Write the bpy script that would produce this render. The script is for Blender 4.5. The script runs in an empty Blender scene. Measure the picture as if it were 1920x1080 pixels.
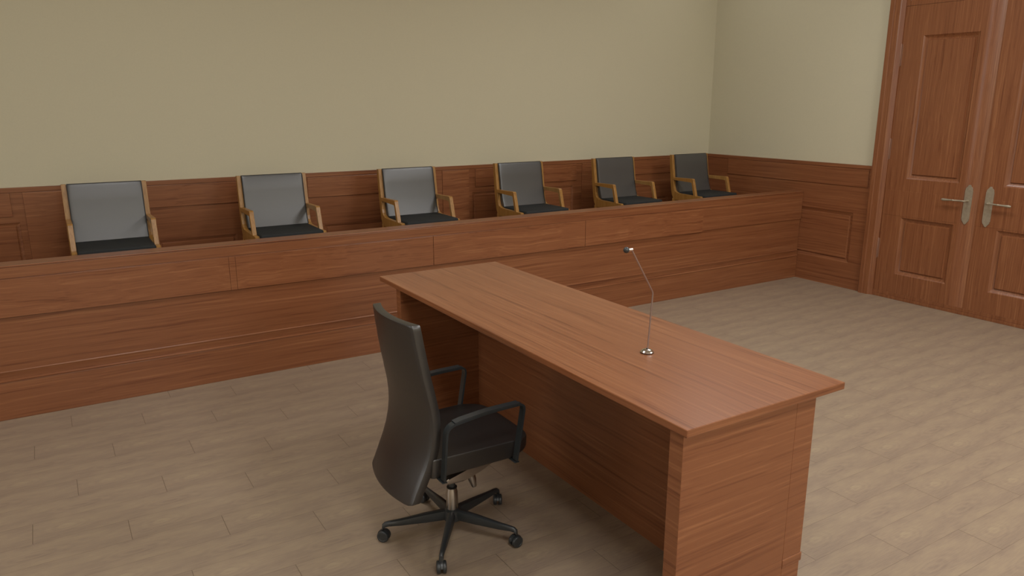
import bpy, bmesh, math
from mathutils import Vector, Matrix
from math import radians, pi, sin, cos

C = bpy.context.scene.collection

# ------------------------------------------------------------------ materials
def new_mat(name):
    m = bpy.data.materials.new(name); m.use_nodes = True
    nt = m.node_tree
    return m, nt, nt.nodes['Principled BSDF']

def N(nt, typ, **kw):
    n = nt.nodes.new(typ)
    for k, v in kw.items():
        setattr(n, k, v)
    return n

def setin(n, d):
    for k, v in d.items():
        n.inputs[k].default_value = v
    return n

def math_n(nt, op, a, b=None, c=None):
    n = N(nt, 'ShaderNodeMath', operation=op)
    for i, v in enumerate((a, b, c)):
        if v is None: continue
        if isinstance(v, (int, float)): n.inputs[i].default_value = v
        else: nt.links.new(v, n.inputs[i])
    return n.outputs[0]

def ramp(nt, fac, stops):
    r = N(nt, 'ShaderNodeValToRGB')
    el = r.color_ramp.elements
    while len(el) < len(stops): el.new(0.5)
    for e, (p, c) in zip(el, stops):
        e.position = p; e.color = (*c, 1)
    nt.links.new(fac, r.inputs[0])
    return r.outputs[0]

def srgb(r, g, b):
    f = lambda c: (c / 255 / 12.92) if c / 255 <= .04045 else ((c / 255 + .055) / 1.055) ** 2.4
    return (f(r), f(g), f(b))

def wood(name, axis, offset=(0, 0, 0), rough=.30, figure=.35, scale=1.0, tone=1.0, spec=.5, thin=1.0, bump=.06, coat=0.0):
    """reddish brown veneer, grain along the given axis"""
    m, nt, b = new_mat(name)
    L = nt.links.new
    tc = N(nt, 'ShaderNodeTexCoord')
    mp = N(nt, 'ShaderNodeMapping')
    s = [1.0, 1.0, 1.0]; s['xyz'.index(axis)] = .013
    mp.inputs['Scale'].default_value = s
    mp.inputs['Location'].default_value = offset
    L(tc.outputs['Object'], mp.inputs['Vector'])
    # slow wander that bends the grain lines
    wv = N(nt, 'ShaderNodeTexNoise'); setin(wv, {'Scale': 3.0 * scale, 'Detail': 2.0, 'Roughness': .5})
    mp2 = N(nt, 'ShaderNodeMapping')
    s2 = [.8, .8, .8]; s2['xyz'.index(axis)] = .9
    mp2.inputs['Scale'].default_value = s2; mp2.inputs['Location'].default_value = offset
    L(tc.outputs['Object'], mp2.inputs['Vector']); L(mp2.outputs[0], wv.inputs['Vector'])
    sub = N(nt, 'ShaderNodeVectorMath', operation='SUBTRACT'); sub.inputs[1].default_value = (.5, .5, .5)
    L(wv.outputs['Color'], sub.inputs[0])
    mul = N(nt, 'ShaderNodeVectorMath', operation='SCALE'); mul.inputs['Scale'].default_value = .045 * figure
    L(sub.outputs[0], mul.inputs[0])
    msk = N(nt, 'ShaderNodeVectorMath', operation='MULTIPLY')      # bend the lines sideways only
    k = [1.0, 1.0, 1.0]; k['xyz'.index(axis)] = .03; msk.inputs[1].default_value = k
    L(mul.outputs[0], msk.inputs[0])
    add = N(nt, 'ShaderNodeVectorMath', operation='ADD')
    L(mp.outputs[0], add.inputs[0]); L(msk.outputs[0], add.inputs[1])
    n1 = N(nt, 'ShaderNodeTexNoise'); setin(n1, {'Scale': 85.0 * scale, 'Detail': 2.0, 'Roughness': .5})
    n2 = N(nt, 'ShaderNodeTexNoise'); setin(n2, {'Scale': 230.0 * scale, 'Detail': 2.0, 'Roughness': .6})
    n3 = N(nt, 'ShaderNodeTexNoise'); setin(n3, {'Scale': 20.0 * scale, 'Detail': 2.0, 'Roughness': .5})
    for n in (n1, n2, n3): L(add.outputs[0], n.inputs['Vector'])
    v = math_n(nt, 'MULTIPLY_ADD', n2.outputs[0], .32 * thin, math_n(nt, 'MULTIPLY', n1.outputs[0], .56))
    v = math_n(nt, 'MULTIPLY_ADD', n3.outputs[0], .16, v)
    t = tone
    dark = tuple(c * t for c in (.135, .041, .0150))
    mid = tuple(c * t for c in (.215, .078, .0310))
    lite = tuple(c * t for c in (.300, .123, .0520))
    col = ramp(nt, v, [(.36, dark), (.49, mid), (.55, mid), (.70, lite)])
    L(col, b.inputs['Base Color'])
    b.inputs['Roughness'].default_value = rough
    b.inputs['Specular IOR Level'].default_value = spec
    b.inputs['Coat Weight'].default_value = coat
    b.inputs['Coat Roughness'].default_value = .2
    bp = N(nt, 'ShaderNodeBump'); setin(bp, {'Strength': bump, 'Distance': .002})
    L(v, bp.inputs['Height']); L(bp.outputs[0], b.inputs['Normal'])
    return m

def plain(name, col, rough=.5, metal=0.0, spec=.5, noise=0.0, nscale=400, bump=0.0, coat=0, croug=.3, sheen=0):
    m, nt, b = new_mat(name)
    b.inputs['Roughness'].default_value = rough
    b.inputs['Metallic'].default_value = metal
    b.inputs['Specular IOR Level'].default_value = spec
    b.inputs['Coat Weight'].default_value = coat
    b.inputs['Coat Roughness'].default_value = croug
    b.inputs['Sheen Weight'].default_value = sheen
    tc = N(nt, 'ShaderNodeTexCoord')
    n = N(nt, 'ShaderNodeTexNoise'); setin(n, {'Scale': nscale, 'Detail': 3.0, 'Roughness': .6})
    nt.links.new(tc.outputs['Object'], n.inputs['Vector'])
    c0 = tuple(c * (1 - noise) for c in col); c1 = tuple(min(1, c * (1 + noise)) for c in col)
    nt.links.new(ramp(nt, n.outputs[0], [(.3, c0), (.7, c1)]), b.inputs['Base Color'])
    if bump:
        bp = N(nt, 'ShaderNodeBump'); setin(bp, {'Strength': bump, 'Distance': .001})
        nt.links.new(n.outputs[0], bp.inputs['Height']); nt.links.new(bp.outputs[0], b.inputs['Normal'])
    return m

def floor_material():
    m, nt, b = new_mat('oak_plank_floor')
    L = nt.links.new
    W, LEN, STAG, X0, Y0 = .156, .781, .311, .895, 3.745
    tc = N(nt, 'ShaderNodeTexCoord'); sp = N(nt, 'ShaderNodeSeparateXYZ'); L(tc.outputs['Object'], sp.inputs[0])
    ry = math_n(nt, 'DIVIDE', math_n(nt, 'SUBTRACT', Y0, sp.outputs['Y']), W)
    row = math_n(nt, 'FLOOR', ry)
    v = math_n(nt, 'FRACT', ry)
    ux = math_n(nt, 'DIVIDE', math_n(nt, 'SUBTRACT', math_n(nt, 'SUBTRACT', sp.outputs['X'], X0), math_n(nt, 'MULTIPLY', row, STAG)), LEN)
    u = math_n(nt, 'FRACT', ux)
    um = math_n(nt, 'MULTIPLY', u, LEN); vm = math_n(nt, 'MULTIPLY', v, W)
    # seams
    eu = math_n(nt, 'MINIMUM', um, math_n(nt, 'SUBTRACT', LEN, um))
    ev = math_n(nt, 'MINIMUM', vm, math_n(nt, 'SUBTRACT', W, vm))
    su = math_n(nt, 'LESS_THAN', eu, .0013)
    sv = math_n(nt, 'MULTIPLY', math_n(nt, 'LESS_THAN', ev, .0009), .75)
    seam = math_n(nt, 'MAXIMUM', su, sv)
    # plank-local grain
    cv = N(nt, 'ShaderNodeCombineXYZ'); L(um, cv.inputs[0]); L(vm, cv.inputs[1])
    def grain(sx, sy, scale, detail, loc=(0, 0, 0), dist=0.0, rough=.6):
        mp = N(nt, 'ShaderNodeMapping'); mp.inputs['Scale'].default_value = (sx, sy, 1); mp.inputs['Location'].default_value = loc
        L(cv.outputs[0], mp.inputs['Vector'])
        n = N(nt, 'ShaderNodeTexNoise'); setin(n, {'Scale': scale, 'Detail': detail, 'Roughness': rough, 'Distortion': dist})
        L(mp.outputs[0], n.inputs['Vector']); return n.outputs[0]
    broad = grain(1.0, 3.5, 4.0, 2.0, (3.1, 1.7, 0))
    fine = grain(1.0, 12.0, 18.0, 4.0, (7.3, .4, 0))
    # ring figures near the plank start and one further along
    def knot(cx, cy, rx, ry_, freq):
        dx = math_n(nt, 'DIVIDE', math_n(nt, 'SUBTRACT', um, cx), rx)
        dy = math_n(nt, 'DIVIDE', math_n(nt, 'SUBTRACT', vm, cy), ry_)
        d = math_n(nt, 'SQRT', math_n(nt, 'ADD', math_n(nt, 'MULTIPLY', dx, dx), math_n(nt, 'MULTIPLY', dy, dy)))
        wob = grain(1.0, 2.5, 14.0, 2.0, (cx * 9, 0, 0))
        d2 = math_n(nt, 'MULTIPLY_ADD', wob, .8, d)
        s = math_n(nt, 'SINE', math_n(nt, 'MULTIPLY', d2, freq))
        fall = math_n(nt, 'MAXIMUM', math_n(nt, 'SUBTRACT', 1.0, math_n(nt, 'MULTIPLY', d, .42)), 0.0)
        return math_n(nt, 'MULTIPLY', s, fall), fall
    k1, f1 = knot(.105, .075, .050, .026, 9.0)
    k2, f2 = knot(.47, .085, .070, .022, 8.0)
    v1 = math_n(nt, 'MULTIPLY_ADD', fine, .34, math_n(nt, 'MULTIPLY', broad, .38))
    v1 = math_n(nt, 'ADD', v1, .175)
    v1 = math_n(nt, 'MULTIPLY_ADD', k1, .048, v1)
    v1 = math_n(nt, 'MULTIPLY_ADD', f1, .055, v1)
    v1 = math_n(nt, 'MULTIPLY_ADD', k2, .050, v1)
    v1 = math_n(nt, 'MULTIPLY_ADD', f2, -.03, v1)
    col = ramp(nt, v1, [(.38, (.215, .158, .118)), (.52, (.280, .209, .148)), (.62, (.318, .241, .162)), (.74, (.375, .295, .188))])
    mix = N(nt, 'ShaderNodeMix', data_type='RGBA')
    L(math_n(nt, 'MULTIPLY', seam, .6), mix.inputs['Factor']); L(col, mix.inputs['A']); mix.inputs['B'].default_value = (.08, .052, .03, 1)
    L(mix.outputs['Result'], b.inputs['Base Color'])
    b.inputs['Roughness'].default_value = .42
    b.inputs['Specular IOR Level'].default_value = .45
    bp = N(nt, 'ShaderNodeBump'); setin(bp, {'Strength': .25, 'Distance': .002})
    hh = math_n(nt, 'SUBTRACT', math_n(nt, 'MULTIPLY', fine, .12), math_n(nt, 'MULTIPLY', seam, .8))
    L(hh, bp.inputs['Height']); L(bp.outputs[0], b.inputs['Normal'])
    return m

M = {}
M['wood_x'] = wood('red_oak_veneer_along_x', 'x')
M['wood_x2'] = wood('figured_red_oak_veneer_along_x', 'x', (3.3, 5.1, 2.2), figure=1.2, tone=1.06)
M['wood_y'] = wood('red_oak_veneer_along_y', 'y', (1.7, .3, 4.1))
M['wood_y_top'] = wood('red_oak_veneer_tabletop', 'y', (9.7, .3, 1.1), tone=1.12, rough=.31)
M['wood_z'] = wood('red_oak_veneer_upright', 'z', (.7, 2.3, .1), figure=.3, scale=1.45, thin=1.1)
M['wood_z2'] = wood('red_oak_veneer_upright_panel', 'z', (5.7, 7.3, 3.1), figure=.4, scale=1.0)
M['plaster'] = plain('cream_plaster', (.540, .497, .360), rough=.85, spec=.15, noise=.015, nscale=90, bump=.03)
M['ceiling'] = plain('white_ceiling_plaster', (.74, .72, .66), rough=.9, spec=.1, noise=.01, nscale=60)
M['floor'] = floor_material()
M['golden'] = wood('golden_oak_frame', 'z', (2, 2, 2), rough=.32, scale=1.6)
nt = M['golden'].node_tree
for n in nt.nodes:
    if n.type == 'VALTORGB':
        for e, c in zip(n.color_ramp.elements, [(.235, .108, .022), (.31, .150, .036), (.33, .165, .042), (.40, .21, .062)]):
            e.color = (*c, 1)
M['fabric'] = plain('charcoal_vinyl', (.048, .046, .044), rough=.40, spec=1.0, noise=.10, nscale=500, bump=.22)
M['seat_shaded'] = plain('shade_darkened_seat_vinyl', (.027, .028, .028), rough=.70, spec=.15, noise=.12, nscale=600, bump=.2)  # same upholstery as the backs, with the seats' shade put into the colour
M['piping'] = plain('dark_piping', (.012, .011, .010), rough=.5, noise=.05)
M['leather'] = plain('dark_brown_leather', (.0130, .0108, .0098), rough=.37, spec=1.0, noise=.06, nscale=700, bump=.08)
M['black'] = plain('black_nylon', (.020, .023, .025), rough=.42, spec=.7, noise=.05)
M['black_metal'] = plain('black_painted_steel', (.020, .024, .026), rough=.35, spec=.5, noise=.04)
M['chrome'] = plain('polished_chrome', (.72, .68, .64), rough=.16, metal=1.0, noise=.02)
M['satin'] = plain('satin_nickel_steel', (.50, .46, .42), rough=.30, metal=1.0, noise=.03)
M['stem'] = plain('brushed_rose_steel', (.40, .32, .30), rough=.34, metal=.9, noise=.02)
M['brass'] = plain('brushed_champagne_brass', (.40, .345, .255), rough=.42, metal=.6, noise=.10, nscale=60)
M['hinge'] = plain('bronze_hinge', (.26, .13, .08), rough=.5, metal=.2, noise=.05)

# ------------------------------------------------------------------ mesh helpers
def link(name, bm, mat, parent=None, smooth=False, loc=None, origin=None):
    """turn a bmesh (in world or parent space) into one object"""
    if origin is not None:
        bmesh.ops.translate(bm, verts=bm.verts, vec=-Vector(origin))
    bmesh.ops.recalc_face_normals(bm, faces=bm.faces)
    me = bpy.data.meshes.new(name); bm.to_mesh(me); bm.free()
    me.materials.append(mat)
    alt = {'red_oak_veneer_along_x': (0, 'wood_y'), 'figured_red_oak_veneer_along_x': (0, 'wood_y'), 'red_oak_veneer_along_y': (1, 'wood_x'), 'red_oak_veneer_tabletop': (1, 'wood_x')}.get(mat.name)
    if alt:                                  # edge banding: the grain runs along the narrow faces too
        me.materials.append(M[alt[1]])
        for p in me.polygons:
            if abs(p.normal[alt[0]]) > .8: p.material_index = 1
    if smooth:
        for p in me.polygons: p.use_smooth = True
    o = bpy.data.objects.new(name, me); C.objects.link(o)
    if parent is not None: o.parent = parent
    if origin is not None: o.location = origin
    if loc is not None: o.location = loc
    if smooth:
        try:
            me.set_sharp_from_angle(angle=radians(38))
        except Exception:
            pass
    return o

def box(bm, x0, x1, y0, y1, z0, z1, bev=0.0, seg=2):
    vs = [bm.verts.new(p) for p in ((x0, y0, z0), (x1, y0, z0), (x1, y1, z0), (x0, y1, z0), (x0, y0, z1), (x1, y0, z1), (x1, y1, z1), (x0, y1, z1))]
    fs = [bm.faces.new([vs[i] for i in q]) for q in ((0, 3, 2, 1), (4, 5, 6, 7), (0, 1, 5, 4), (1, 2, 6, 5), (2, 3, 7, 6), (3, 0, 4, 7))]
    if bev > 0:
        es = list({e for f in fs for e in f.edges})
        bmesh.ops.bevel(bm, geom=es, offset=bev, segments=seg, affect='EDGES', profile=.5)
    return bm

def mbox(*a, **k):
    return box(bmesh.new(), *a, **k)

def extrude_poly(bm, pts, fn, d0, d1, bev=0.0, seg=2):
    """closed 2-D outline pts, fn(a, b, d) -> world; extruded from d0 to d1"""
    A = [bm.verts.new(fn(a, b, d0)) for a, b in pts]
    B = [bm.verts.new(fn(a, b, d1)) for a, b in pts]
    n = len(pts)
    f0 = bm.faces.new(A); f1 = bm.faces.new(list(reversed(B)))
    for i in range(n):
        bm.faces.new((A[i], A[(i + 1) % n], B[(i + 1) % n], B[i]))
    if bev > 0:
        es = list(set(f0.edges) | set(f1.edges))
        bmesh.ops.bevel(bm, geom=es, offset=bev, segments=seg, affect='EDGES', profile=.5)
    return bm

def ring_extrude(bm, outer, inner, fn, d0, d1, bev=0.0):
    """outline with one hole; both loops have the same number of points"""
    n = len(outer)
    Ao = [bm.verts.new(fn(a, b, d0)) for a, b in outer]; Ai = [bm.verts.new(fn(a, b, d0)) for a, b in inner]
    Bo = [bm.verts.new(fn(a, b, d1)) for a, b in outer]; Bi = [bm.verts.new(fn(a, b, d1)) for a, b in inner]
    for i in range(n):
        j = (i + 1) % n
        bm.faces.new((Ao[i], Ao[j], Ai[j], Ai[i])); bm.faces.new((Bo[j], Bo[i], Bi[i], Bi[j]))
        bm.faces.new((Ao[j], Ao[i], Bo[i], Bo[j])); bm.faces.new((Ai[i], Ai[j], Bi[j], Bi[i]))
    return bm

def tube(bm, pts, r, seg=12, radii=None, caps=True):
    pts = [Vector(p) for p in pts]
    rings = []; up = Vector((0, 0, 1))
    prev = None
    for i, p in enumerate(pts):
        if i == 0: t = pts[1] - pts[0]
        elif i == len(pts) - 1: t = pts[-1] - pts[-2]
        else: t = (pts[i + 1] - p).normalized() + (p - pts[i - 1]).normalized()
        t.normalize()
        if prev is None:
            a = up if abs(t.dot(up)) < .9 else Vector((1, 0, 0))
            x = t.cross(a).normalized()
        else:
            x = (prev - t * prev.dot(t)).normalized()
        y = t.cross(x).normalized(); prev = x
        rr = radii[i] if radii else r
        rings.append([bm.verts.new(p + x * rr * cos(2 * pi * k / seg) + y * rr * sin(2 * pi * k / seg)) for k in range(seg)])
    for a, b in zip(rings, rings[1:]):
        for k in range(seg):
            bm.faces.new((a[k], a[(k + 1) % seg], b[(k + 1) % seg], b[k]))
    if caps:
        bm.faces.new(rings[0]); bm.faces.new(list(reversed(rings[-1])))
    return bm

def lathe(bm, prof, centre, axis='z', seg=28):
    """prof: list of (radius, height) along the axis"""
    c = Vector(centre); rings = []
    for r, h in prof:
        ring = []
        for k in range(seg):
            a = 2 * pi * k / seg
            p = {'z': (r * cos(a), r * sin(a), h), 'y': (r * cos(a), h, r * sin(a)), 'x': (h, r * cos(a), r * sin(a))}[axis]
            ring.append(bm.verts.new(c + Vector(p)))
        rings.append(ring)
    for a, b in zip(rings, rings[1:]):
        for k in range(seg):
            bm.faces.new((a[k], a[(k + 1) % seg], b[(k + 1) % seg], b[k]))
    bm.faces.new(rings[0]); bm.faces.new(list(reversed(rings[-1])))
    return bm

def rounded(pts, rads, n=6):
    """round the corners of a closed 2-D polygon"""
    out = []; k = len(pts)
    for i, p in enumerate(pts):
        r = rads[i] if isinstance(rads, (list, tuple)) else rads
        P = Vector(p); A = Vector(pts[i - 1]); B = Vector(pts[(i + 1) % k])
        if r <= 0: out.append(tuple(P)); continue
        a = (A - P).normalized(); b = (B - P).normalized()
        ang = a.angle(b); t = r / math.tan(ang / 2)
        s = P + a * t; e = P + b * t
        for j in range(n + 1):
            q = j / n
            out.append(tuple(s * (1 - q) ** 2 + P * 2 * q * (1 - q) + e * q * q))
    return out

def resample(pts, n):
    pts = [Vector(p) for p in pts]; k = len(pts)
    L = [(pts[(i + 1) % k] - pts[i]).length for i in range(k)]; T = sum(L); out = []
    for j in range(n):
        s = T * j / n; i = 0
        while s > L[i] and i < k - 1: s -= L[i]; i += 1
        out.append(tuple(pts[i].lerp(pts[(i + 1) % k], s / L[i] if L[i] else 0)))
    return out

def panelled_face(bm, u0, u1, v0, v1, holes, fn, slope=.028, deep=.012, step=.006, rise=.007):
    """flat face with moulded rectangular panels: sloped sides running down, then a raised field. fn(u, v, d): d>0 is out of the face"""
    us = sorted({u0, u1, *[h[0] for h in holes], *[h[1] for h in holes]})
    vs = sorted({v0, v1, *[h[2] for h in holes], *[h[3] for h in holes]})
    for a, b in zip(us, us[1:]):
        for c, d in zip(vs, vs[1:]):
            mu, mv = (a + b) / 2, (c + d) / 2
            if any(h[0] < mu < h[1] and h[2] < mv < h[3] for h in holes): continue
            bm.faces.new([bm.verts.new(fn(*p, 0)) for p in ((a, c), (b, c), (b, d), (a, d))])
    for h in holes:
        loops = []
        for inset, dep in ((0, 0), (.003, -.003), (slope, -deep), (slope + .004, -deep), (slope + .004 + step, -deep + rise), (slope + .004 + step + .002, -deep + rise)):
            a, b, c, d = h[0] + inset, h[1] - inset, h[2] + inset, h[3] - inset
            loops.append([bm.verts.new(fn(*p, dep)) for p in ((a, c), (b, c), (b, d), (a, d))])
        for p, q in zip(loops, loops[1:]):
            for i in range(4):
                bm.faces.new((p[i], p[(i + 1) % 4], q[(i + 1) % 4], q[i]))
        bm.faces.new(loops[-1])
    bmesh.ops.remove_doubles(bm, verts=bm.verts, dist=1e-5)
    return bm

def empty(name, loc, label=None, cat=None, group=None, kind=None):
    o = bpy.data.objects.new(name, None); C.objects.link(o); o.location = loc
    tag(o, label, cat, group, kind); return o

def tag(o, label=None, cat=None, group=None, kind=None):
    if label: o['label'] = label
    if cat: o['category'] = cat
    if group: o['group'] = group
    if kind: o['kind'] = kind
    return o

def structure(o, label, cat):
    return tag(o, label, cat, None, 'structure')

# ------------------------------------------------------------------ the room
XR = 5.741      # right wall's wood face
YB = 5.485      # rear wainscot's wood face
ZC = 3.30
XL, YF = -4.6, -4.6
structure(link('floor', mbox(XL - .1, XR + .12, YF - .1, YB + .12, -.08, 0), M['floor']), 'pale oak plank floor laid in staggered rows', 'floor')
structure(link('ceiling', mbox(XL - .1, XR + .12, YF - .1, YB + .12, ZC, ZC + .08), M['ceiling']), 'flat off-white ceiling above the courtroom', 'ceiling')
structure(link('wall_back', mbox(XL - .1, XR + .12, YB + .016, YB + .12, 0, ZC), M['plaster']), 'cream painted wall behind the row of armchairs', 'wall')
DOOR_Y0, DOOR_Y1 = 1.985, 3.668   # casing outer edges
bm = bmesh.new()
box(bm, XR + .020, XR + .12, DOOR_Y1 - .02, YB + .016, 0, ZC)
box(bm, XR + .020, XR + .12, YF - .1, DOOR_Y0 + .02, 0, ZC)
box(bm, XR + .020, XR + .12, DOOR_Y0 + .02, DOOR_Y1 - .02, 3.0, ZC)
structure(link('wall_right', bm, M['plaster']), 'cream painted wall holding the double door', 'wall')
structure(link('wall_left', mbox(XL - .1, XL, YF, YB + .016, 0, ZC), M['plaster']), 'cream painted wall out of view on the left', 'wall')
structure(link('wall_front', mbox(XL, XR + .012, YF - .1, YF, 0, ZC), M['plaster']), 'cream painted wall behind the camera', 'wall')

# rear wainscot (trim_1)
t1 = empty('trim_1', (0, YB, 0), 'reddish wood wainscot along the wall behind the armchairs', 'wainscot', kind='structure')
def t1part(name, bm, mat): return link(name, bm, mat, t1, origin=None, loc=None)
def shift(bm, v): bmesh.ops.translate(bm, verts=bm.verts, vec=Vector(v)); return bm
# lower moulded panels are cut in the backing board
bm = bmesh.new()
low = [(-1.45, -.16, .11, .836), (.60, 1.112, .11, .650), (1.745, 2.42, .11, .662), (3.018, 4.06, .11, .826), (4.72, 5.22, .11, .655)]
panelled_face(bm, XL, XR, .0, 1.022, low, lambda u, v, d: (u, -d, v), slope=.016, deep=.009)
f = [bm.verts.new(p) for p in ((XL, .016, 0), (XR, .016, 0), (XR, .016, 1.022), (XL, .016, 1.022))]; bm.faces.new(f)
t1part('wainscot_board', bm, M['wood_x'])
t1part('cap_strip', mbox(XL, XR, -.005, .0155, 1.022, 1.0505, bev=.0015), M['wood_x'])
for x0, x1, z0 in ((-1.5, -.192, .875), (-.126, .36, .10), (.50, 1.22, .873), (1.636, 2.62, .873), (2.74, 2.985, .10), (3.046, 4.088, .871), (4.15, 4.46, .10), (4.60, 5.33, .886)):
    t1part('wainscot_panel', mbox(x0, x1, -.007, 0, z0, 1.0185, bev=.0018), M['wood_x2'])
t1part('base_moulding', mbox(XL, XR, -.012, 0, 0, .09, bev=.003), M['wood_x'])

# right wainscot (trim_2), between the corner and the door casing
t2 = empty('trim_2', (XR, 4.6, 0), 'reddish wood wainscot between the room corner and the double door', 'wainscot', kind='structure')
bm = bmesh.new()
panelled_face(bm, 3.684, YB, 0, 1.022, [(3.806, 5.10, .222, .652)], lambda u, v, d: (-d, u - 4.6, v), slope=.026, deep=.013, rise=.010)
bm.faces.new([bm.verts.new(p) for p in ((.0195, 3.684 - 4.6, 0), (.0195, YB - 4.6, 0), (.0195, YB - 4.6, 1.022), (.0195, 3.684 - 4.6, 1.022))])
link('wainscot_board', bm, M['wood_y'], t2)
link('cap_strip', mbox(-.005, .0195, 3.684 - 4.6, YB - 4.6 - .006, 1.022, 1.0505, bev=.0015), M['wood_y'], t2)
link('wainscot_panel', mbox(-.007, 0, 3.70 - 4.6, 5.205 - 4.6, .872, 1.0185, bev=.0018), M['wood_y'], t2)
t3 = empty('trim_3', (XR, -1.3, 0), 'reddish wood wainscot on the far side of the double door', 'wainscot', kind='structure')
link('wainscot_board', mbox(0, .0195, YF + 1.3, 1.97 + 1.3, 0, 1.022), M['wood_y'], t3)
link('cap_strip', mbox(-.005, .0195, YF + 1.3, 1.97 + 1.3, 1.022, 1.0505, bev=.0015), M['wood_y'], t3)

# ------------------------------------------------------------------ double door
door = empty('door_1', (XR, 2.828, 0), 'double door of reddish wood with moulded panels and lever handles', 'door', kind='structure')
DY = 2.828
bm = bmesh.new()
# casing: two uprights with a stepped section, drawn in plan (x, y)
prof = [(.020, 0), (-.029, 0), (-.033, .004), (-.033, .034), (-.026, .038), (-.026, .082), (-.018, .088), (-.010, .118), (.04, .118), (.04, .02), (.020, .02)]
for s, yo in ((-1, DOOR_Y1), (1, DOOR_Y0)):
    extrude_poly(bm, [(x, yo + s * y - DY) for x, y in prof], lambda a, b, d: (a, b, d), 0, 2.96)
box(bm, -.033, .04, DOOR_Y0 - DY, DOOR_Y1 - DY, 2.96, 3.10, bev=.004)
link('door_frame', bm, M['wood_z'], door)
LEAF_L = (2.828, 3.550); LEAF_R = (2.106, 2.828)
bm = bmesh.new()
box(bm, -.006, .04, 2.104 - DY, 3.552 - DY, 0, .024, bev=.002)
box(bm, -.001, .045, 2.104 - DY, 3.552 - DY, .024, .0518, bev=.002)
link('threshold', bm, M['wood_z2'], door)
for side, (a, b) in (('l', LEAF_L), ('r', LEAF_R)):
    bm = bmesh.new()
    if side == 'l': p0, p1 = 2.978, 3.388
    else: p0, p1 = 2.268, 2.672
    f0, f1 = a + .001, b - .001
    if side == 'l': f0 = a + .128       # the meeting stile of this leaf is gently rounded over
    panelled_face(bm, f0 - DY, f1 - DY, .052, 2.262, [(p0 - DY, p1 - DY, .208, .665), (p0 - DY, p1 - DY, .972, 2.042)],
                  lambda u, v, d: (-d, u, v), slope=.028, deep=.019, rise=.011)
    if side == 'l':
        c = [bm.verts.new(p) for p in ((0, a + .001 - DY, .052), (0, f0 - DY, .052), (0, f0 - DY, 2.262), (0, a + .001 - DY, 2.262))]
        bm.faces.new(c)
        bm.faces.new((c[0], c[3], bm.verts.new((.036, a + .001 - DY, 2.262)), bm.verts.new((.036, a + .001 - DY, .052))))
    # sides and back of the slab
    for q in (((.0, f1 - DY), (.036, f1 - DY)), ((.036, f1 - DY), (.036, a + .001 - DY)), ((.036, a + .001 - DY), (0, a + .001 - DY))):
        if side == 'l' and q[1][0] == 0: continue
        (x0, y0), (x1, y1) = q
        bm.faces.new([bm.verts.new(p) for p in ((x0, y0, .052), (x1, y1, .052), (x1, y1, 2.262), (x0, y0, 2.262))])
    leaf = link('door_leaf', bm, M['wood_z'] if side == 'l' else M['wood_z'], door, smooth=True)
    if side == 'l':      # eased meeting edge: shading runs smoothly round it
        bmt = leaf.data
        for e in bmt.edges:
            p, q = (bmt.vertices[i].co for i in e.vertices)
            if abs(p.x) < 1e-5 and abs(q.x) < 1e-5 and abs(p.y - (a + .001 - DY)) < 1e-4 and abs(q.y - p.y) < 1e-4: e.use_edge_sharp = False
    # thin inlaid rail lines across the leaf
    mid = bmesh.new()
    box(mid, -.0014, .004, a + .002 + (.126 if side == 'l' else 0) - DY, b - .002 - DY, .678, .876, bev=.0007)
    link('lock_rail', mid, M['wood_z'], leaf)
    # handle plate, shaped outline in (y, z)
    pc = (2.898 if side == 'l' else 2.752) - DY
    w = .0275
    half = [(0, .145), (.008, .143), (.011, .133), (.019, .128), (.025, .117), (.0235, .110), (w, .104), (w, -.104), (.0235, -.110), (.025, -.117), (.016, -.128), (.006, -.143), (0, -.147)]
    outl = [(y, z) for y, z in half] + [(-y, z) for y, z in reversed(half[1:-1])]
    pm = extrude_poly(bmesh.new(), [(pc + y, .824 + z) for y, z in outl], lambda y, z, d: (d, y, z), -.0065, .001, bev=.0012)
    xo = 0.0
    plate = link('handle_plate', pm, M['brass'], leaf)
    s = 1 if side == 'l' else -1
    hm = bmesh.new()
    tube(hm, [(-.005, pc, .852), (-.022, pc, .852), (-.040, pc, .852), (-.047, pc + s * .004, .852), (-.050, pc + s * .014, .852)], .006, radii=[.010, .0075, .0065, .0065, .006])
    tube(hm, [(-.050, pc + s * .012, .852), (-.050, pc + s * .04, .8525), (-.050, pc + s * .078, .851), (-.050, pc + s * .083, .851), (-.050, pc + s * .088, .851), (-.050, pc + s * .12, .850), (-.050, pc + s * .152, .849), (-.050, pc + s * .165, .849), (-.050, pc + s * .170, .849)],
         .006, radii=[.0068, .0062, .0060, .0080, .0062, .0075, .0100, .0085, .004])
    link('lever_handle', hm, M['brass'], leaf, smooth=True)
    hy = (3.552 if side == 'l' else 2.104) - DY
    for z0, z1 in ((.314, .483), (1.109, 1.280), (1.822, 1.993)):
        h = bmesh.new()
        tube(h, [(-.0075, hy, z0), (-.0075, hy, z0 + .004), (-.0075, hy, z1 - .004), (-.0075, hy, z1)], .006, radii=[.003, .0048, .0048, .003])
        box(h, -.003, .002, hy - .012, hy + .012, z0 + .006, z1 - .006)
        link('hinge', h, M['hinge'], leaf, smooth=True)
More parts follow.
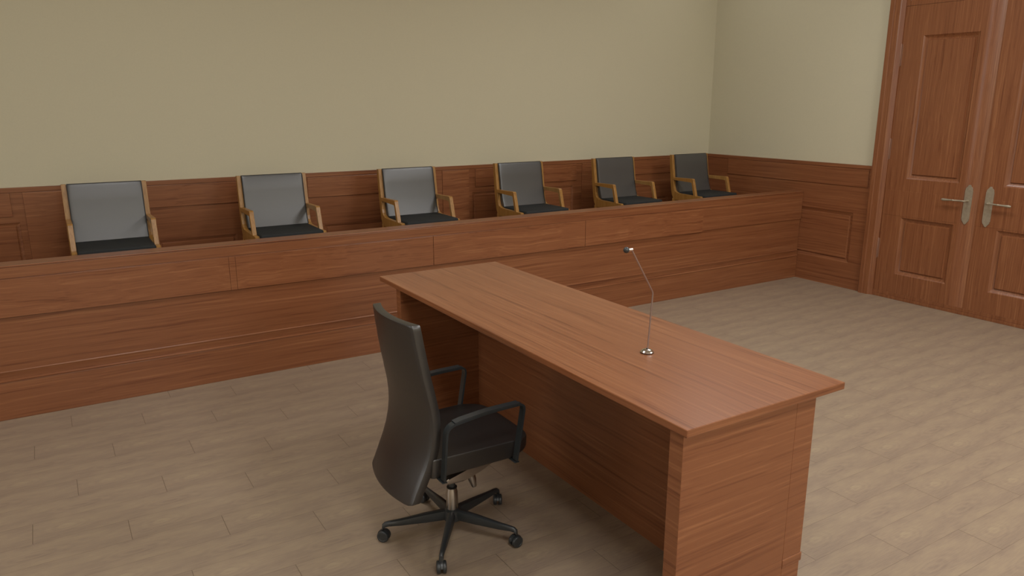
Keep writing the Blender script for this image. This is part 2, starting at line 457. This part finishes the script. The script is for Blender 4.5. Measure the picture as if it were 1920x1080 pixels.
# fixed panel above the leaves
bm = bmesh.new()
panelled_face(bm, 2.106 - DY, 3.550 - DY, 2.2640, 2.958, [(2.13 - DY, 2.80 - DY, 2.30, 2.90), (2.856 - DY, 3.525 - DY, 2.30, 2.90)], lambda u, v, d: (-d, u, v), slope=.012, deep=.008)
box(bm, .010, .04, 2.106 - DY, 3.550 - DY, 2.2635, 2.958)
bm.faces.new([bm.verts.new(p) for p in ((0, 2.106 - DY, 2.2640), (0, 3.550 - DY, 2.2640), (.011, 3.550 - DY, 2.2640), (.011, 2.106 - DY, 2.2640))])
link('transom_panel', bm, M['wood_z'], door)

# ------------------------------------------------------------------ jury box front
YJ = 4.317
jb = empty('jury_box', (0, YJ, 0), 'long reddish wood jury box front with a narrow top rail running to the right wall', 'jury box')
JX0, JX1 = XL + .002, XR - .002
link('lower_panel', mbox(JX0, JX1, .006, .105, .2, .536), M['wood_x'], jb)
link('base_board', mbox(JX0, JX1, .000, .105, 0, .196, bev=.002), M['wood_x'], jb)
bm = bmesh.new()
extrude_poly(bm, [(.105, .196), (-.001, .196), (-.003, .199), (-.003, .2035), (.001, .2065), (.004, .2085), (.004, .2450), (.0035, .2460), (.0025, .2475), (.0025, .2505), (.004, .2535), (.006, .2550), (.105, .2550)],
             lambda y, z, x: (x, y, z), JX0, JX1)
link('base_moulding', bm, M['wood_x'], jb, smooth=True)
link('upper_band', mbox(JX0, JX1, -.004, .105, .5365, .722, bev=.0015), M['wood_x'], jb)
link('top_rail', mbox(JX0, JX1, -.006, .112, .7222, .7765, bev=.0015), M['wood_x'], jb)
link('cap_rail', mbox(JX0, JX1, -.008, .116, .7768, .785, bev=.002), M['wood_x'], jb)
px = [(-4.06, -2.85), (-2.84, -1.63), (-1.62, -.41), (-.40, .815), (.8165, .8505), (.852, 2.077), (2.081, 3.305), (3.309, 4.503)]
for k, (a, b) in enumerate(px):
    link('facing_panel', mbox(a, b, -.008, -.004, .5290, .7175, bev=.0010), M['wood_x2'], jb)

# raised floor inside the jury box (hidden, carries the armchairs)
PLAT = .375
structure(link('floor.001', mbox(JX0 + .002, XR - .004, YJ + .106, YB - .013, .0, PLAT), M['floor']), 'raised floor inside the jury box under the armchairs', 'floor')

# ------------------------------------------------------------------ jury armchairs (facing -y). Local frame: origin at floor, centre of width, stile back at y=0
def build_armchair():
    root = empty('armchair', (0, 0, 0))
    H = PLAT
    z = lambda v: v - H
    Wd = .458; T = .027
    # side frame outline in (y, z): local y=0 is the world 5.20 plane
    outer = rounded([(0.0, z(1.083)), (-.031, z(1.083)), (-.062, z(.8800)), (-.309, z(.8845)), (-.354, z(.7400)), (-.392, z(.736)), (-.397, z(.690)), (-.060, z(.668)), (-.040, z(.70))],
                    [.004, .004, .003, .014, .004, .006, .01, .035, .03], n=5)
    inner = rounded([(-.068, z(.855)), (-.283, z(.856)), (-.325, z(.738)), (-.110, z(.738)), (-.090, z(.765))], [.008, .012, .010, .03, .03], n=5)
    no = 80
    # match loops by angle about the window centre
    def by_angle(loop, c, n):
        pts = resample(loop, 600); out = []
        for k in range(n):
            a = 2 * pi * k / n
            best = min(pts, key=lambda p: abs((math.atan2(p[1] - c[1], p[0] - c[0]) - a + pi) % (2 * pi) - pi))
            out.append(best)
        return out
    # frame = stile piece + loop piece, joined into one mesh per side
    for s in (-1, 1):
        x0 = s * (Wd / 2 - T) if s > 0 else -Wd / 2
        x1 = x0 + T
        bm = bmesh.new()
        fn = lambda a, b, d: (d, a, b)
        # stile above the arm
        extrude_poly(bm, rounded([(0.0, z(1.083)), (-.031, z(1.083)), (-.0615, z(.880)), (-.0655, z(.853)), (-.026, z(.853))], [.003, .003, 0, 0, 0], n=3), fn, x0, x1, bev=.0015)
        # arm bar
        arm = rounded([(-.060, z(.8805)), (-.306, z(.8850)), (-.318, z(.846)), (-.288, z(.8480)), (-.0648, z(.8530))], [0, .012, 0, .012, 0], n=5)
        extrude_poly(bm, [(-.060, z(.8805)), (-.296, z(.8850)), (-.304, z(.8838)), (-.3105, z(.878)), (-.3195, z(.848)), (-.296, z(.848)), (-.288, z(.8515)), (-.280, z(.8533)), (-.0640, z(.8560))], fn, x0, x1, bev=.0015)
        # front post
        extrude_poly(bm, [(-.3195, z(.8485)), (-.354, z(.734)), (-.328, z(.734)), (-.2955, z(.8485))], fn, x0, x1, bev=.0015)
        # rear post and the bend into the seat rail
        extrude_poly(bm, [(-.026, z(.8535)), (-.0655, z(.8535)), (-.0725, z(.795)), (-.080, z(.770)), (-.093, z(.752)), (-.115, z(.742)), (-.150, z(.7385)), (-.412, z(.7355)), (-.420, z(.730)), (-.423, z(.702)), (-.417, z(.692)), (-.150, z(.676)), (-.100, z(.676)), (-.072, z(.690)), (-.052, z(.722)), (-.042, z(.770))], fn, x0, x1, bev=.0015)
        fr = link('side_frame', bm, M['golden'], root)
        # legs under the rail
        lg = bmesh.new(); extrude_poly(lg, [(-.345, z(.692)), (-.375, z(.692)), (-.372, 0), (-.350, 0)], fn, x0, x1, bev=.0015)
        link('leg', lg, M['golden'], root)
        lg = bmesh.new(); extrude_poly(lg, [(-.062, z(.690)), (-.100, z(.678)), (-.060, 0), (-.038, 0)], fn, x0, x1, bev=.0015)
        link('leg', lg, M['golden'], root)
    xi = Wd / 2 - T - .0015
    # back cushion: section in (y, z) swept across, rounded over at the sides
    sec = [(-.030, z(1.086)), (-.042, z(1.082)), (-.050, z(1.068)), (-.064, z(.985)), (-.082, z(.880)), (-.104, z(.800)), (-.124, z(.750)), (-.110, z(.735)), (-.085, z(.742)), (-.070, z(.790)), (-.046, z(.885)), (-.028, z(.990)), (-.014, z(1.070)), (-.018, z(1.083))]
    bm = bmesh.new()
    stations = [(q, k) for q, k in ((-1, .66), (-.985, .80), (-.96, .89), (-.92, .955), (-.86, .985), (-.75, 1.0), (-.5, 1.03), (-.25, 1.05), (0, 1.06), (.25, 1.05), (.5, 1.03), (.75, 1.0), (.86, .985), (.92, .955), (.96, .89), (.985, .80), (1, .66))]
    cen = [((sec[i][0] + sec[(len(sec) - 1 - i)][0]) / 2, (sec[i][1] + sec[len(sec) - 1 - i][1]) / 2) for i in range(len(sec))]
    rings = []
    for q, k in stations:
        ring = []
        for (a, b), (ca, cb) in zip(sec, cen):
            ring.append(bm.verts.new((q * xi, ca + (a - ca) * k, cb + (b - cb) * (1 - (1 - min(k, 1)) * .25))))
        rings.append(ring)
    m_ = len(sec)
    for r0, r1 in zip(rings, rings[1:]):
        for i in range(m_):
            bm.faces.new((r0[i], r0[(i + 1) % m_], r1[(i + 1) % m_], r1[i]))
    bm.faces.new(rings[0]); bm.faces.new(list(reversed(rings[-1])))
    back = link('back_cushion', bm, M['fabric'], root, smooth=True)
    pb = bmesh.new()
    tube(pb, [(-xi + .002, -.036, z(1.0845)), (xi - .002, -.036, z(1.0845))], .0022, seg=8)
    for s in (-1, 1):
        tube(pb, [(s * (xi - .0005), a - .001, b) for a, b in sec[1:7]], .0018, seg=6)
    link('piping', pb, M['piping'], back, smooth=True)
    # seat cushion
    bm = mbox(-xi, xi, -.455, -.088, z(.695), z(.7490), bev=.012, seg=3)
    link('seat_cushion', bm, M['seat_shaded'], root, smooth=True)
    link('seat_rail', mbox(-xi, xi, -.36, -.10, z(.672), z(.696)), M['golden'], root)
    return root

def copy_tree(o, parent=None):
    c = o.copy(); C.objects.link(c); c.parent = parent
    for ch in list(o.children): copy_tree(ch, c)
    return c

chairs = [(.0770, 'golden wood armchair at the far left end of the jury box, its pad palest grey'),
          (1.0760, 'golden wood armchair second from the left in the jury box'),
          (2.0670, 'golden wood armchair third from the left, just above the far end of the desk'),
          (3.0490, 'golden wood armchair fourth from the left in the jury box, upper left of the microphone'),
          (4.0330, 'golden wood armchair fifth from the left, straight above the microphone head'),
          (4.9480, 'golden wood armchair nearest the room corner, its grey back pad darkest')]
proto = build_armchair()
for i, (x, lab) in enumerate(chairs):
    o = proto if i == 0 else copy_tree(proto)
    o.location = (x + .229, 5.200, PLAT)
    tag(o, lab, 'armchair', 'armchairs in the jury box')

# ------------------------------------------------------------------ desk
dk = empty('desk', (1.62, 2.27, 0), 'long reddish wood desk with overhanging top, microphone on it and swivel chair behind', 'desk')
ox, oy = 1.62, 2.27
def dbox(name, x0, x1, y0, y1, z0, z1, mat, bev=.0012, smooth=False):
    return link(name, mbox(x0 - ox, x1 - ox, y0 - oy, y1 - oy, z0, z1, bev=bev), M[mat], dk)
dbox('desktop', 1.3005, 1.9433, 1.2535, 3.2935, .7275, .750, 'wood_y_top', bev=.0025)
for y0, y1 in ((1.270, 1.3195), (3.066, 3.110)):
    dbox('side_panel', 1.3060, 1.7525, y0, y1, 0, .7273, 'desk_x' if 'desk_x' in M else 'wood_x')
dbox('modesty_panel', 1.709, 1.752, 1.3197, 3.0658, 0, .7273, 'wood_y')
dbox('front_panel', 1.7535, 1.8370, 1.2705, 3.110, .2085, .7273, 'wood_x')
dbox('plinth', 1.7465 + .007, 1.8345, 1.2705, 3.110, 0, .1785, 'wood_x')
dbox('plinth_moulding', 1.7535, 1.8430, 1.2690, 3.112, .1787, .2083, 'wood_x', bev=.003)

# ------------------------------------------------------------------ microphone
mic = empty('microphone', (1.625, 1.768, .75), 'chrome gooseneck microphone with black head standing on the desktop', 'microphone')
b = lathe(bmesh.new(), [(.0215, .0), (.0225, .001), (.0225, .0032)], (0, 0, 0)); link('rubber_foot', b, M['piping'], mic, smooth=True)
b = lathe(bmesh.new(), [(.0222, .0032), (.0222, .005), (.019, .0085), (.012, .0125), (.005, .0140)], (0, 0, 0)); link('base', b, M['chrome'], mic, smooth=True)
b = lathe(bmesh.new(), [(.0042, .0130), (.0042, .0150)], (0, 0, 0)); link('collar', b, M['piping'], mic, smooth=True)
b = tube(bmesh.new(), [(.002, 0, .013), (.0135, 0, .1985), (.0130, 0, .2035), (.0105, 0, .209), (-.0835, 0, .3555)], .0027, seg=12); link('stem', b, M['stem'], mic, smooth=True)
b = tube(bmesh.new(), [(-.0815, 0, .3560), (-.0985, 0, .3565)], .0042, seg=14); link('capsule_sleeve', b, M['chrome'], mic, smooth=True)
bm = bmesh.new(); bmesh.ops.create_uvsphere(bm, u_segments=20, v_segments=14, radius=.0098); shift(bm, (-.1055, 0, .3570)); link('head', bm, M['black'], mic, smooth=True)

# ------------------------------------------------------------------ swivel chair, facing +x
cx, cy = 1.1295, 2.2385
sc = empty('swivel_chair', (cx, cy, 0), 'black leather swivel chair with loop arms on a five-star base behind the desk', 'office chair')
def interp(tab, z):
    tab = sorted(tab)
    if z <= tab[0][0]: return tab[0][1]
    for (a, va), (b2, vb) in zip(tab, tab[1:]):
        if z <= b2:
            t = (z - a) / (b2 - a); t = t * t * (3 - 2 * t) * .35 + t * .65
            return va + (vb - va) * t
    return tab[-1][1]
XT = [(.19, .872), (.22, .880), (.26, .894), (.30, .909), (.34, .926), (.38, .944), (.42, .958), (.46, .967), (.50, .972), (.54, .972), (.58, .968), (.64, .957), (.70, .945), (.76, .935), (.82, .926), (.88, .918)]
WT = [(.24, .1770), (.27, .1790), (.30, .1800), (.34, .182), (.42, .1855), (.52, .186), (.60, .184), (.70, .178), (.80, .171), (.862, .1665), (.869, .1645), (.874, .160)]
bm = bmesh.new()
zs = [.255, .262, .27, .285, .30, .32, .34, .36, .38, .40, .42, .44, .46, .48, .50, .52, .54, .56, .58, .60, .63, .66, .69, .72, .75, .78, .81, .84, .855, .864, .870, .874]
nu = 16; TH = .030
def back_pt(s, z, side):
    w = interp(WT, z); x = interp(XT, z)
    bow = .028 * (1 - s * s)
    z -= .003 * (1 - s * s) * max(0, 1 - (z - .255) / .12) ** 1.5 - .010 * max(0, abs(s) - .85) / .15 * max(0, 1 - (z - .255) / .06)
    return Vector((x - bow - cx + (side * TH if side else 0), s * w, z))
rear = []; front = []
for z in zs:
    rear.append([bm.verts.new(back_pt(-1 + 2 * k / nu, z, 0)) for k in range(nu + 1)])
    front.append([bm.verts.new(back_pt(-1 + 2 * k / nu, z, 1)) for k in range(nu + 1)])
for i in range(len(zs) - 1):
    for k in range(nu):
        bm.faces.new((rear[i][k], rear[i + 1][k], rear[i + 1][k + 1], rear[i][k + 1]))
        bm.faces.new((front[i][k], front[i][k + 1], front[i + 1][k + 1], front[i + 1][k]))
    for k in (0, nu):
        bm.faces.new((rear[i][k], front[i][k], front[i + 1][k], rear[i + 1][k]))
for i in (0, -1):
    for k in range(nu):
        bm.faces.new((rear[i][k], rear[i][k + 1], front[i][k + 1], front[i][k]))
bmesh.ops.recalc_face_normals(bm, faces=bm.faces)
es = [e for e in bm.edges if len(e.link_faces) == 2 and e.calc_face_angle(0) > radians(55)]
bmesh.ops.bevel(bm, geom=es, offset=.0028, segments=2, affect='EDGES', profile=.5)
link('backrest', bm, M['leather'], sc, smooth=True)
# seat
sw = .197
out = rounded([(.960 - cx, -sw * .95), (1.368 - cx, -sw), (1.368 - cx, sw), (.960 - cx, sw * .95)], [.02, .100, .100, .02], n=10)
bm = bmesh.new()
layers = [(.343, .985), (.345, .996), (.349, 1.0), (.4060, 1.0), (.4095, .997), (.4115, .989)]
mx = 1.14 - cx
rings = []
for z, k in layers:
    ring = []
    for a, b2 in out:
        zz = z
        if z < .36: zz = z + max(0, (a + cx - 1.25)) * .18
        if z > .38: zz = z - max(0, (a + cx - 1.24)) * .10
        ring.append(bm.verts.new((mx + (a - mx) * k, b2 * k, zz)))
    rings.append(ring)
n = len(out)
for r0, r1 in zip(rings, rings[1:]):
    for i in range(n): bm.faces.new((r0[i], r0[(i + 1) % n], r1[(i + 1) % n], r1[i]))
bm.faces.new(list(reversed(rings[0]))); bm.faces.new(rings[-1])
link('seat', bm, M['leather'], sc, smooth=True)
# arms: flat steel band loops
def band(bm, path, y0, y1, th):
    """path in (x, z), swept flat band of thickness th between y0 and y1"""
    P = [Vector(p) for p in path]; A = []; B = []
    for i, p in enumerate(P):
        if i == 0: t = P[1] - P[0]
        elif i == len(P) - 1: t = P[-1] - P[-2]
        else: t = (P[i + 1] - p).normalized() + (p - P[i - 1]).normalized()
        t.normalize(); nrm = Vector((-t.y, t.x))
        A.append(p + nrm * th / 2); B.append(p - nrm * th / 2)
    loop = A + list(reversed(B))
    rows = []
    k = len(P)
    va0 = [bm.verts.new((a.x, y0, a.y)) for a in A]; va1 = [bm.verts.new((a.x, y1, a.y)) for a in A]
    vb0 = [bm.verts.new((a.x, y0, a.y)) for a in B]; vb1 = [bm.verts.new((a.x, y1, a.y)) for a in B]
    for i in range(k - 1):
        bm.faces.new((va0[i], va0[i + 1], va1[i + 1], va1[i])); bm.faces.new((vb0[i], vb1[i], vb1[i + 1], vb0[i + 1]))
        bm.faces.new((va0[i], vb0[i], vb0[i + 1], va0[i + 1])); bm.faces.new((va1[i], va1[i + 1], vb1[i + 1], vb1[i]))
    bm.faces.new((va0[0], va1[0], vb1[0], vb0[0])); bm.faces.new((va0[-1], vb0[-1], vb1[-1], va1[-1]))
    return bm
def arc_path(pts, rads, n=6):
    out = [pts[0]]
    for i in range(1, len(pts) - 1):
        P = Vector(pts[i]); a = (Vector(pts[i - 1]) - P).normalized(); b2 = (Vector(pts[i + 1]) - P).normalized(); r = rads[i - 1]
        s = P + a * r; e = P + b2 * r
        for j in range(n + 1):
            q = j / n; out.append(tuple(s * (1 - q) ** 2 + P * 2 * q * (1 - q) + e * q * q))
    out.append(pts[-1]); return out
for s in (-1, 1):
    y0, y1 = sorted((s * .199, s * .225))
    path = arc_path([(.992 - cx, .345), (1.006 - cx, .533), (1.16 - cx, .5515), (1.306 - cx, .553), (1.272 - cx, .345)], [.034, .06, .028])
    arm = link('armrest', band(bmesh.new(), path, y0, y1, .0075), M['black_metal'], sc, smooth=True)
    pad = arc_path([(1.034 - cx, .5415), (1.060 - cx, .5470), (1.16 - cx, .5565), (1.282 - cx, .5570)], [.012, .05])
    link('arm_pad', band(bmesh.new(), pad, y0 - .0008, y1 + .0008, .0060), M['black'], arm, smooth=True)
    for xx in (.992, 1.272):
        link('bracket', mbox(xx - .009 - cx, xx + .009 - cx, *sorted((s * .224, s * .13)), .3385, .3425, bev=.0006), M['black_metal'], arm)
# mechanism under the seat: cast plate with a rising arm and lever cone
bm = bmesh.new()
prof = [(1.085, .232), (1.092, .224), (1.150, .221), (1.178, .227), (1.245, .250), (1.315, .283), (1.322, .300), (1.322, .3415), (1.290, .3415), (1.215, .292), (1.165, .262), (1.135, .250), (1.092, .248), (1.085, .243)]
extrude_poly(bm, [(a - cx, b2) for a, b2 in prof], lambda a, b2, d: (a, d, b2), -.050, .050, bev=.004, seg=3)
mech = link('tilt_mechanism', bm, M['satin'], sc, smooth=True)
bm = mbox(1.09 - cx, 1.25 - cx, -.045, .045, .272, .343, bev=.004)
link('seat_mount', bm, M['black_metal'], sc)
bm = tube(bmesh.new(), [(1.196 - cx, -.012, .236), (1.206 - cx, -.018, .200), (1.212 - cx, -.021, .172)], .015, seg=18, radii=[.0185, .0150, .0090])
link('tension_knob', bm, M['satin'], sc, smooth=True)
# gas lift
bm = lathe(bmesh.new(), [(.0125, .170), (.0125, .2225)], (0, 0, 0)); link('gas_piston', bm, M['black'], sc, smooth=True)
bm = lathe(bmesh.new(), [(.0205, .088), (.0215, .100), (.0215, .165), (.0190, .172), (.0180, .182), (.0155, .183)], (0, 0, 0)); link('column', bm, M['satin'], sc, smooth=True)
bm = lathe(bmesh.new(), [(.019, .1815), (.0195, .1855), (.0165, .1865)], (0, 0, 0)); link('column_collar', bm, M['piping'], sc, smooth=True)
bm = lathe(bmesh.new(), [(.026, .050), (.033, .056), (.034, .075), (.031, .094), (.024, .099)], (0, 0, 0)); link('hub', bm, M['black'], sc, smooth=True)
for k in range(5):
    a = radians(18 + 72 * k); d = Vector((cos(a), sin(a), 0)); n_ = Vector((-sin(a), cos(a), 0))
    bm = bmesh.new()
    secs = [(.018, .058, .097, .0165), (.10, .056, .0905, .0145), (.19, .056, .0800, .0112), (.236, .058, .0765, .0090), (.249, .056, .0740, .0085), (.258, .044, .0660, .0080), (.2595, .040, .0500, .0075)]
    rings = []
    for r, zb, zt, w in secs:
        c0 = d * r
        pts = [(-w * .7, zb), (w * .7, zb), (w, zb + (zt - zb) * .35), (w * .75, zt - .003), (w * .32, zt), (-w * .32, zt), (-w * .75, zt - .003), (-w, zb + (zt - zb) * .35)]
        rings.append([bm.verts.new(c0 + n_ * q + Vector((0, 0, z))) for q, z in pts])
    for r0, r1 in zip(rings, rings[1:]):
        for i in range(8): bm.faces.new((r0[i], r0[(i + 1) % 8], r1[(i + 1) % 8], r1[i]))
    bm.faces.new(list(reversed(rings[0]))); bm.faces.new(rings[-1])
    leg = link('base_spoke', bm, M['black'], sc, smooth=True)
    # twin wheel caster; heading chosen per caster as in the photo
    hd = radians([-27, 200, 225, -22, 275][k])
    cpos = d * .2535
    ax = Vector((cos(hd), sin(hd), 0)); tr = Vector((-sin(hd), cos(hd), 0))
    bm = bmesh.new()
    for s in (-1, 1):
        prof = [(.006, s * .0040), (.0207, s * .0044), (.0217, s * .0060), (.0217, s * .0140), (.0200, s * .0162), (.0150, s * .0172), (.0140, s * .0164), (.004, s * .0164)]
        rr = []
        for rad, h in prof:
            rr.append([bm.verts.new(cpos + ax * h + tr * (rad * cos(2 * pi * j / 22)) + Vector((0, 0, .0219 + rad * sin(2 * pi * j / 22)))) for j in range(22)])
        for q0, q1 in zip(rr, rr[1:]):
            for j in range(22): bm.faces.new((q0[j], q0[(j + 1) % 22], q1[(j + 1) % 22], q1[j]))
        bm.faces.new(rr[0]); bm.faces.new(rr[-1])
    # hood and axle between the wheels
    hood = [(.0236 * cos(t), .0236 * sin(t)) for t in [pi * j / 14 for j in range(-1, 14)]]
    hv = []
    for sgn in (-.0042, .0042):
        hv.append([bm.verts.new(cpos + ax * sgn + tr * p[0] + Vector((0, 0, .0219 + p[1]))) for p in hood])
    m_ = len(hood)
    bm.faces.new(hv[0]); bm.faces.new(list(reversed(hv[1])))
    for j in range(m_): bm.faces.new((hv[0][j], hv[0][(j + 1) % m_], hv[1][(j + 1) % m_], hv[1][j]))
    link('caster', bm, M['black'], leg, smooth=True)

# ------------------------------------------------------------------ lights: ceiling luminaires' glow, soft downlight over the courtroom, plus added corner and side fills
def area(name, loc, size, power, col=(1.0, .995, .99), rot=(0, 0, 0), sy=None):
    l = bpy.data.lights.new(name, 'AREA'); l.energy = power; l.color = col
    l.shape = 'RECTANGLE'; l.size = size; l.size_y = sy or size
    o = bpy.data.objects.new(name, l); C.objects.link(o); o.location = loc; o.rotation_euler = rot
    return o
for y, xs in ((-3.5, ((-2.6, 66), (.6, 96), (3.8, 112))), (.2, ((-2.6, 6), (.6, 34), (3.8, 66))), (3.0, ((-2.6, 6), (.6, 22), (3.8, 34)))):
    for x, pw in xs:
        area('ceiling_lamp_or_added_glow', (x, y, ZC - .03), .9, pw)
area('ceiling_lamp_or_added_glow', (5.1, 4.8, ZC - .03), .4, 3.2)  # unseen corner lamp added for the sheen on the near desktop

area('left_side_fill', (XL + .06, 3.0, 1.75), 1.5, 34, col=(1.0, .99, .98), rot=(0, -pi / 2, 0), sy=1.6)  # unseen fill added by the left wall, lifts left-facing panels and chair back

w = bpy.data.worlds.new('world'); bpy.context.scene.world = w; w.use_nodes = True
w.node_tree.nodes['Background'].inputs[0].default_value = (.9, .92, 1, 1)
w.node_tree.nodes['Background'].inputs[1].default_value = .1

# ------------------------------------------------------------------ camera
cam = bpy.data.cameras.new('camera'); co = bpy.data.objects.new('camera', cam); C.objects.link(co)
cam.sensor_width = 36; cam.lens = 1404.38 / 1920 * 36; cam.clip_start = .02
pitch, yaw = .243419, .555739
Fw = Vector((sin(yaw) * cos(pitch), cos(yaw) * cos(pitch), -sin(pitch)))
Rt = Vector((cos(yaw), -sin(yaw), 0)); Up = Rt.cross(Fw)
co.matrix_world = Matrix(((Rt.x, Up.x, -Fw.x, 0), (Rt.y, Up.y, -Fw.y, 0), (Rt.z, Up.z, -Fw.z, 1.55684), (0, 0, 0, 1)))
S = bpy.context.scene
S.camera = co
S.view_settings.view_transform = 'Standard'; S.view_settings.look = 'None'
S.view_settings.exposure = 0.0; S.view_settings.gamma = 1.0
S.cycles.use_denoising = True
S.cycles.max_bounces = 8
